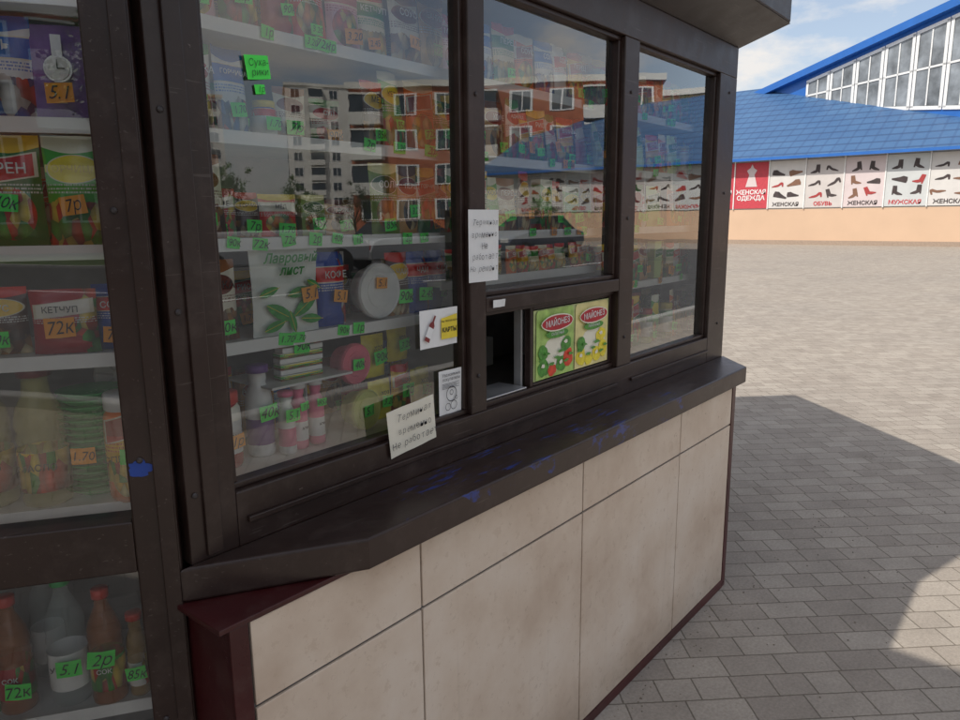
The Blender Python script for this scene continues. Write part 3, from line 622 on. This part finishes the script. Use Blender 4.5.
while x<L-1:
    x1=x+2.0
    def zb(t): return 9.3-.125*t
    z0a,z0b=zb(x),zb(x1); z1a,z1b=topz(x)-.35,topz(x1)-.35
    b.add([(x,-.03,z0a),(x1,-.03,z0b),(x1,-.03,z1b),(x,-.03,z1a)],[(0,1,2,3)],M_WIN,MU)
    def bar(p,q,w=.09):
        (xa,za),(xb,zb_)=p,q; d=Vector((xb-xa,zb_-za)).normalized(); nn=Vector((-d.y,d.x))*w/2
        b.add([(xa-nn.x,-.07,za-nn.y),(xb-nn.x,-.07,zb_-nn.y),(xb+nn.x,-.07,zb_+nn.y),(xa+nn.x,-.07,za+nn.y)],[(0,1,2,3)],M_WFR,MU)
    bar((x,z0a),(x1,z0b),.20); bar((x,z1a),(x1,z1b),.20); bar((x+.1,z0a),(x+.1,z1a),.20); bar((x1-.1,z0b),(x1-.1,z1b),.20); bar(((x+x1)/2,z0a),((x+x1)/2,z1a),.09)
    if z1a-z0a>1.2: bar((x,(z0a+z1a)/2),(x1,(z0b+z1b)/2),.11)
    x+=2.05
b.build('hall_windows',MBB)
M_RED=flat('banner_red',(.50,.05,.07),.6); M_SHOE=flat('shoe_print',(.05,.035,.035),.6,var=.4,scale=4); M_BAN=[flat('banner_%d'%i,c,.6,var=.05,scale=2) for i,c in enumerate([(.62,.60,.58),(.56,.52,.50),(.62,.53,.53),(.54,.56,.56)])]
M_SHR=flat('shoe_print_red',(.35,.04,.04),.6); M_SHB=flat('shoe_print_brown',(.20,.10,.06),.6)
def shoe(kind):
    if kind==0: return [(-.5,0),(-.38,0),(-.36,.22),(-.1,.05),(.1,0),(.5,0),(.5,.07),(.25,.17),(-.05,.24),(-.3,.45),(-.48,.42),(-.52,.3)]
    if kind==1: return [(-.4,0),(-.28,0),(-.26,.16),(-.02,.03),(.1,0),(.5,0),(.52,.1),(.3,.22),(.02,.36),(-.05,.95),(-.42,.95),(-.42,.4)]
    return [(-.5,0),(.5,0),(.54,.12),(.3,.22),(.05,.35),(-.15,.5),(-.45,.48),(-.52,.2)]
y=31.0; i=0
labels=['ЖЕНСКАЯ\nОДЕЖДА','','ЖЕНСКАЯ','ОБУВЬ','ЖЕНСКАЯ','ОБУВЬ','ЖЕНСКАЯ','МУЖСКАЯ']
MTX=Matrix(((0,0,-1,0),(-1,0,0,0),(0,1,0,0),(0,0,0,1)))
while y>-30:
    w=2.05; red=(y>14.6)
    S_=empty('shop_banner'); S_.location=(44.98,y-w/2,0)
    b=MB(); b.box(-.03,.02,-w/2+.04,w/2-.04,2.12,4.82,(M_RED if red else M_BAN[i%4]))
    o=b.build('panel'); o.parent=S_
    b=MB(); b.box(-.08,.0,w/2-.03,w/2+.03,2.07,4.9,M_WFR); o=b.build('frame'); o.parent=S_
    if red:
        text(labels[0],.36,M_WFR,T(-.045,0,2.9)@MTX,S_,name='lettering',bold=.01)
        b=MB(); b.poly([(-.045,-.35,3.4),(-.045,.35,3.4),(-.045,.16,4.1),(-.045,.3,4.35),(-.045,.1,4.5),(-.045,0,4.72),(-.045,-.1,4.5),(-.045,-.3,4.35),(-.045,-.16,4.1)][::-1],M_BAN[2]); o=b.build('dress_print'); o.parent=S_
    else:
        b=MB(); kd=i%3
        for r in range(3):
            for c in range(2):
                k=(kd if random.random()<.6 else random.randrange(3)); sx=random.uniform(.62,.78) if k!=1 else .55
                m=random.choice([M_SHOE,M_SHOE,M_SHB,M_SHR]); cy=(-.46 if c else .46)+random.uniform(-.1,.1); cz=2.68+r*.68+random.uniform(-.06,.1); fl_=random.choice((1,-1)); ro=random.uniform(-.35,.35)
                b.poly([(-.045,cy-(px*math.cos(ro)-pz*math.sin(ro))*sx*fl_,cz+(pz*math.cos(ro)+px*math.sin(ro))*sx*.9) for px,pz in shoe(k)],m)
        o=b.build('shoe_prints'); o.parent=S_
        text(labels[2+i%6],.30,M_INKR if i%2 else M_SHOE,T(-.045,0,2.32)@MTX,S_,name='lettering',bold=.008)
    y-=w; i+=1

# ------------------------------------------------------------------ surroundings seen in the glass
M_WG=flat('flat_window_glass',(.05,.07,.09),.1,var=.4,scale=.5)
def block(name,cx,cy,rot,w,d,storeys,wm,trim,bal=True,hs=2.9):
    E=empty(name,(cx,cy,0)); E.rotation_euler=(0,0,rot); h=storeys*hs+1
    b=MB(); b.box(-w/2,w/2,0,d,0,h,wm); b.box(-w/2-.3,w/2+.3,-.3,d+.3,h,h+.5,trim); o=b.build('walls'); o.parent=E
    b=MB(); nb=int(w/3.2)
    for s in range(storeys):
        for k in range(nb):
            x=-w/2+(k+.5)*w/nb; z=1+s*hs+.8
            if bal and k%3==1 and s>0:
                b.box(x-1.4,x+1.4,-1.2,-.0,z-.9,z+.1,trim); b.box(x-1.3,x+1.3,-1.1,-.01,z+.1,z+1.5,M_WG); b.box(x-1.4,x+1.4,-1.2,-.01,z+1.5,z+1.65,trim)
            else:
                b.box(x-.95,x+.95,-.06,.0,z-.12,z+1.62,M_WFR); b.box(x-.75,x-.06,-.08,-.01,z,z+1.5,M_WG); b.box(x+.06,x+.75,-.08,-.01,z,z+1.5,M_WG)
    for s in range(storeys):
        for k in range(int(d/4)):
            yy=2+k*4; z=1+s*hs+.8
            for xx in (-w/2-.05,w/2): b.box(xx,xx+.05,yy-.8,yy+.8,z,z+1.5,M_WG)
    o=b.build('windows_and_balconies'); o.parent=E
    return E
M_BRICK=flat('red_brick',(.42,.14,.075),.85,var=.2,scale=2); M_BEI=flat('beige_panel',(.60,.48,.30),.8,var=.1,scale=.3); M_PAN=flat('white_panel',(.74,.74,.70),.8,var=.1,scale=.2)
def rotfor(cx,cy): return math.atan2(cy,cx)-math.pi/2
block('brick_apartment_house',50,-36,rotfor(50,-36)+.05,26,12,4,M_BRICK,M_PAN)
block('beige_apartment_house',66,-25,rotfor(66,-25)-.1,16,12,4,M_BEI,M_PAN)
block('panel_apartment_block',98,-112,rotfor(98,-112)-.1,22,12,9,M_PAN,M_PAN)
block('panel_apartment_block',66,-128,rotfor(66,-128)-.1,26,12,8,M_PAN,M_BEI)
block('panel_apartment_block',22,-120,rotfor(22,-120)-.2,30,12,6,M_BEI,M_PAN)
block('brick_apartment_house',-34,-30,rotfor(-34,-30)+.2,34,12,4,M_BRICK,M_PAN)
block('panel_apartment_block',-60,-100,rotfor(-60,-100),40,12,5,M_BEI,M_PAN)
def tree_mesh(seed,H=8):
    r=random.Random(seed); b=MB(); bark=flat('bark',(.10,.075,.05),.9,var=.3)
    lf=[flat('leaves_a',(.05,.11,.028),.6,var=.4,scale=2),flat('leaves_b',(.085,.16,.04),.6,var=.4,scale=2)]
    def limb(p,q,r0,r1):
        d=(q-p); M=T(*p)@d.to_track_quat('Z','Y').to_matrix().to_4x4(); b.lathe([(r0,0,None),(r1,d.length,None)],bark,7,M)
    top=Vector((r.uniform(-.3,.3),r.uniform(-.3,.3),H*.45)); limb(Vector((0,0,-.1)),top,.17,.12); tips=[]
    for i in range(9):
        a=r.uniform(0,6.28); q=top+Vector((math.cos(a)*r.uniform(.8,2.2),math.sin(a)*r.uniform(.8,2.2),r.uniform(.3,H*.45))); limb(top-Vector((0,0,r.uniform(0,1.4))),q,.08,.03); tips.append(q)
    for i in range(26):
        t=r.choice(tips)+Vector((r.gauss(0,.7),r.gauss(0,.7),r.gauss(0,.7))); R=r.uniform(.35,.8); m=lf[r.random()<.45]
        for k in range(70):
            c=t+Vector((r.gauss(0,R*.5),r.gauss(0,R*.5),r.gauss(0,R*.45))); s=r.uniform(.07,.15)
            u=Vector((r.gauss(0,1),r.gauss(0,1),r.gauss(0,1))).normalized(); v=u.orthogonal().normalized()
            b.add([c-u*s,c+v*s*.6,c+u*s,c-v*s*.6],[(0,1,2,3)],m)
    return b.build('deciduous_tree')
bases=[tree_mesh(1),tree_mesh(2,7)]
locs=[(20,-58,.9),(26,-62,.8),(33,-52,.7),(12,-60,.9),(4,-50,1),(-6,-46,1),(-9,-21,.9),(-14,-23,1.1),(-20,-21,1.1),(24,-28,.42),(31,-33,.45),(45,-70,1),(58,-75,.9),(-40,-25,1),(-20,-35,1),(72,-60,1),(58,-22,.5),(-12,-28,.8),(38,-23.5,.4),(-2,-24,.8)]
for i,(x,y,s) in enumerate(locs):
    if i<2: o=bases[i]
    else: o=bpy.data.objects.new('deciduous_tree',bases[i%2].data); COL.objects.link(o)
    o.location=(x,y,0); o.scale=(s,s,s*random.uniform(.9,1.1)); o.rotation_euler=(0,0,random.uniform(0,6))
M_TYRE=flat('tyre',(.02,.02,.02),.8); M_CG=flat('car_glass',(.02,.025,.03),.08); M_LAMP=flat('lamp_lens',(.6,.6,.58),.15)
def car(x,y,rot,col,s=1):
    n=N('car_paint'); n.set(n.mix(n.noise(n.obj(),3,2),col,tuple(c*1.1 for c in col)),.25,.2); n.b.inputs['Coat Weight'].default_value=.8; pm=n.m
    E=empty('parked_car',(x,y,0)); E.rotation_euler=(0,0,rot); E.scale=(s,s,s); b=MB()
    prof=[(-2.15,.35),(-2.2,.6),(-2.1,.9),(-1.75,.98),(-.6,1.0),(1.0,.98),(1.9,.86),(2.15,.65),(2.15,.35)]
    vs=[(px,-.86+.08*(pz<.4),pz) for px,pz in prof]+[(px,.86-.08*(pz<.4),pz) for px,pz in prof]; m=len(prof)
    b.add(vs,[tuple(range(m))[::1],tuple(range(2*m-1,m-1,-1))]+[(i,m+i,m+(i+1)%m,(i+1)%m) for i in range(m)],pm); o=b.build('body',bevel=.06,seg=3); o.parent=E
    b=MB(); lo=[(-1.75,.97),(1.05,.97)]; hi=[(-1.25,1.42),(.25,1.42)]
    v=[(lo[0][0],-.80,.97),(lo[1][0],-.80,.97),(lo[1][0],.80,.97),(lo[0][0],.80,.97),(hi[0][0],-.62,1.42),(hi[1][0],-.62,1.42),(hi[1][0],.62,1.42),(hi[0][0],.62,1.42)]
    b.add(v,[(0,1,5,4),(1,2,6,5),(2,3,7,6),(3,0,4,7),(4,5,6,7)],M_CG); b.box(-1.27,.27,-.63,.63,1.422,1.46,pm); o=b.build('cabin',bevel=.03); o.parent=E
    b=MB()
    for wx in (-1.35,1.35):
        for wy in (-.88,.70): b.lathe([(.31,0,None),(.31,.18,None),(.2,.181,M_ALU),(.19,.182,M_ALU)],M_TYRE,20,T(wx,wy+.18,.31)@RX)
    o=b.build('wheels'); o.parent=E
    b=MB()
    for yy in (-.6,.6): b.box(2.13,2.17,yy-.18,yy+.18,.62,.76,M_LAMP); b.box(-2.21,-2.17,yy-.18,yy+.18,.66,.82,M_REDCAP)
    o=b.build('lamps'); o.parent=E
car(11.2,-14.5,.05,(.62,.63,.64),1.4); car(17.5,-14.8,.1,(.45,.46,.48),1.1); car(1.5,-17.2,3.1,(.30,.02,.02)); car(25,-15.4,3.15,(.10,.12,.16),1.2); car(-8,-16.1,0,(.55,.55,.53))

# ------------------------------------------------------------------ light and sky
az=Vector((-.965,.263)).normalized(); el=math.radians(50)
S=Vector((az.x*math.cos(el),az.y*math.cos(el),math.sin(el)))
l=bpy.data.lights.new('sun','SUN'); l.energy=4.1; l.angle=math.radians(.5); l.color=(1,.94,.85)
o=bpy.data.objects.new('sun',l); COL.objects.link(o); o.rotation_euler=S.to_track_quat('Z','Y').to_euler(); o.location=(-10,10,20)
w=bpy.data.worlds.new('World'); SC.world=w; w.use_nodes=True; t=w.node_tree; bg=t.nodes['Background']
sk=t.nodes.new('ShaderNodeTexSky'); sk.sky_type='NISHITA'; sk.sun_disc=False; sk.sun_elevation=el; sk.sun_rotation=math.atan2(az.x,az.y)%(2*math.pi); sk.dust_density=1.5
tc=t.nodes.new('ShaderNodeTexCoord'); mp=t.nodes.new('ShaderNodeMapping'); mp.inputs['Scale'].default_value=(1,1,2.6); mp.inputs['Location'].default_value=(.35,.1,0); t.links.new(tc.outputs['Generated'],mp.inputs[0])
nz=t.nodes.new('ShaderNodeTexNoise'); nz.inputs['Scale'].default_value=4.2; nz.inputs['Detail'].default_value=9; nz.inputs['Roughness'].default_value=.6; t.links.new(mp.outputs[0],nz.inputs[0])
cr=t.nodes.new('ShaderNodeValToRGB'); cr.color_ramp.elements[0].position=.46; cr.color_ramp.elements[1].position=.60; cr.color_ramp.elements[0].color=(.24,.24,.24,1); t.links.new(nz.outputs[0],cr.inputs[0])
mx=t.nodes.new('ShaderNodeMix'); mx.data_type='RGBA'; t.links.new(cr.outputs[0],mx.inputs[0]); t.links.new(sk.outputs[0],mx.inputs[6]); mx.inputs[7].default_value=(5.9,5.75,5.6,1)
t.links.new(mx.outputs[2],bg.inputs[0]); bg.inputs[1].default_value=.15

# ------------------------------------------------------------------ camera
a,p,r=math.radians(39.4),math.radians(11.0),math.radians(.54)
F=Vector((math.cos(a)*math.cos(p),math.sin(a)*math.cos(p),-math.sin(p))); R=Vector((math.sin(a),-math.cos(a),0)); U=R.cross(F)
R2=R*math.cos(r)-U*math.sin(r); U2=U*math.cos(r)+R*math.sin(r)
cd=bpy.data.cameras.new('camera'); cd.sensor_width=36; cd.lens=27.04; cd.clip_start=.02; cd.clip_end=4000
co=bpy.data.objects.new('camera',cd); COL.objects.link(co)
m=Matrix((R2,U2,-F)).transposed().to_4x4(); m.translation=Vector((0,0,1.6)); co.matrix_world=m
SC.camera=co
SC.view_settings.view_transform='Standard'; SC.view_settings.look='None'; SC.view_settings.exposure=0
print('OBJECTS',len(bpy.data.objects))
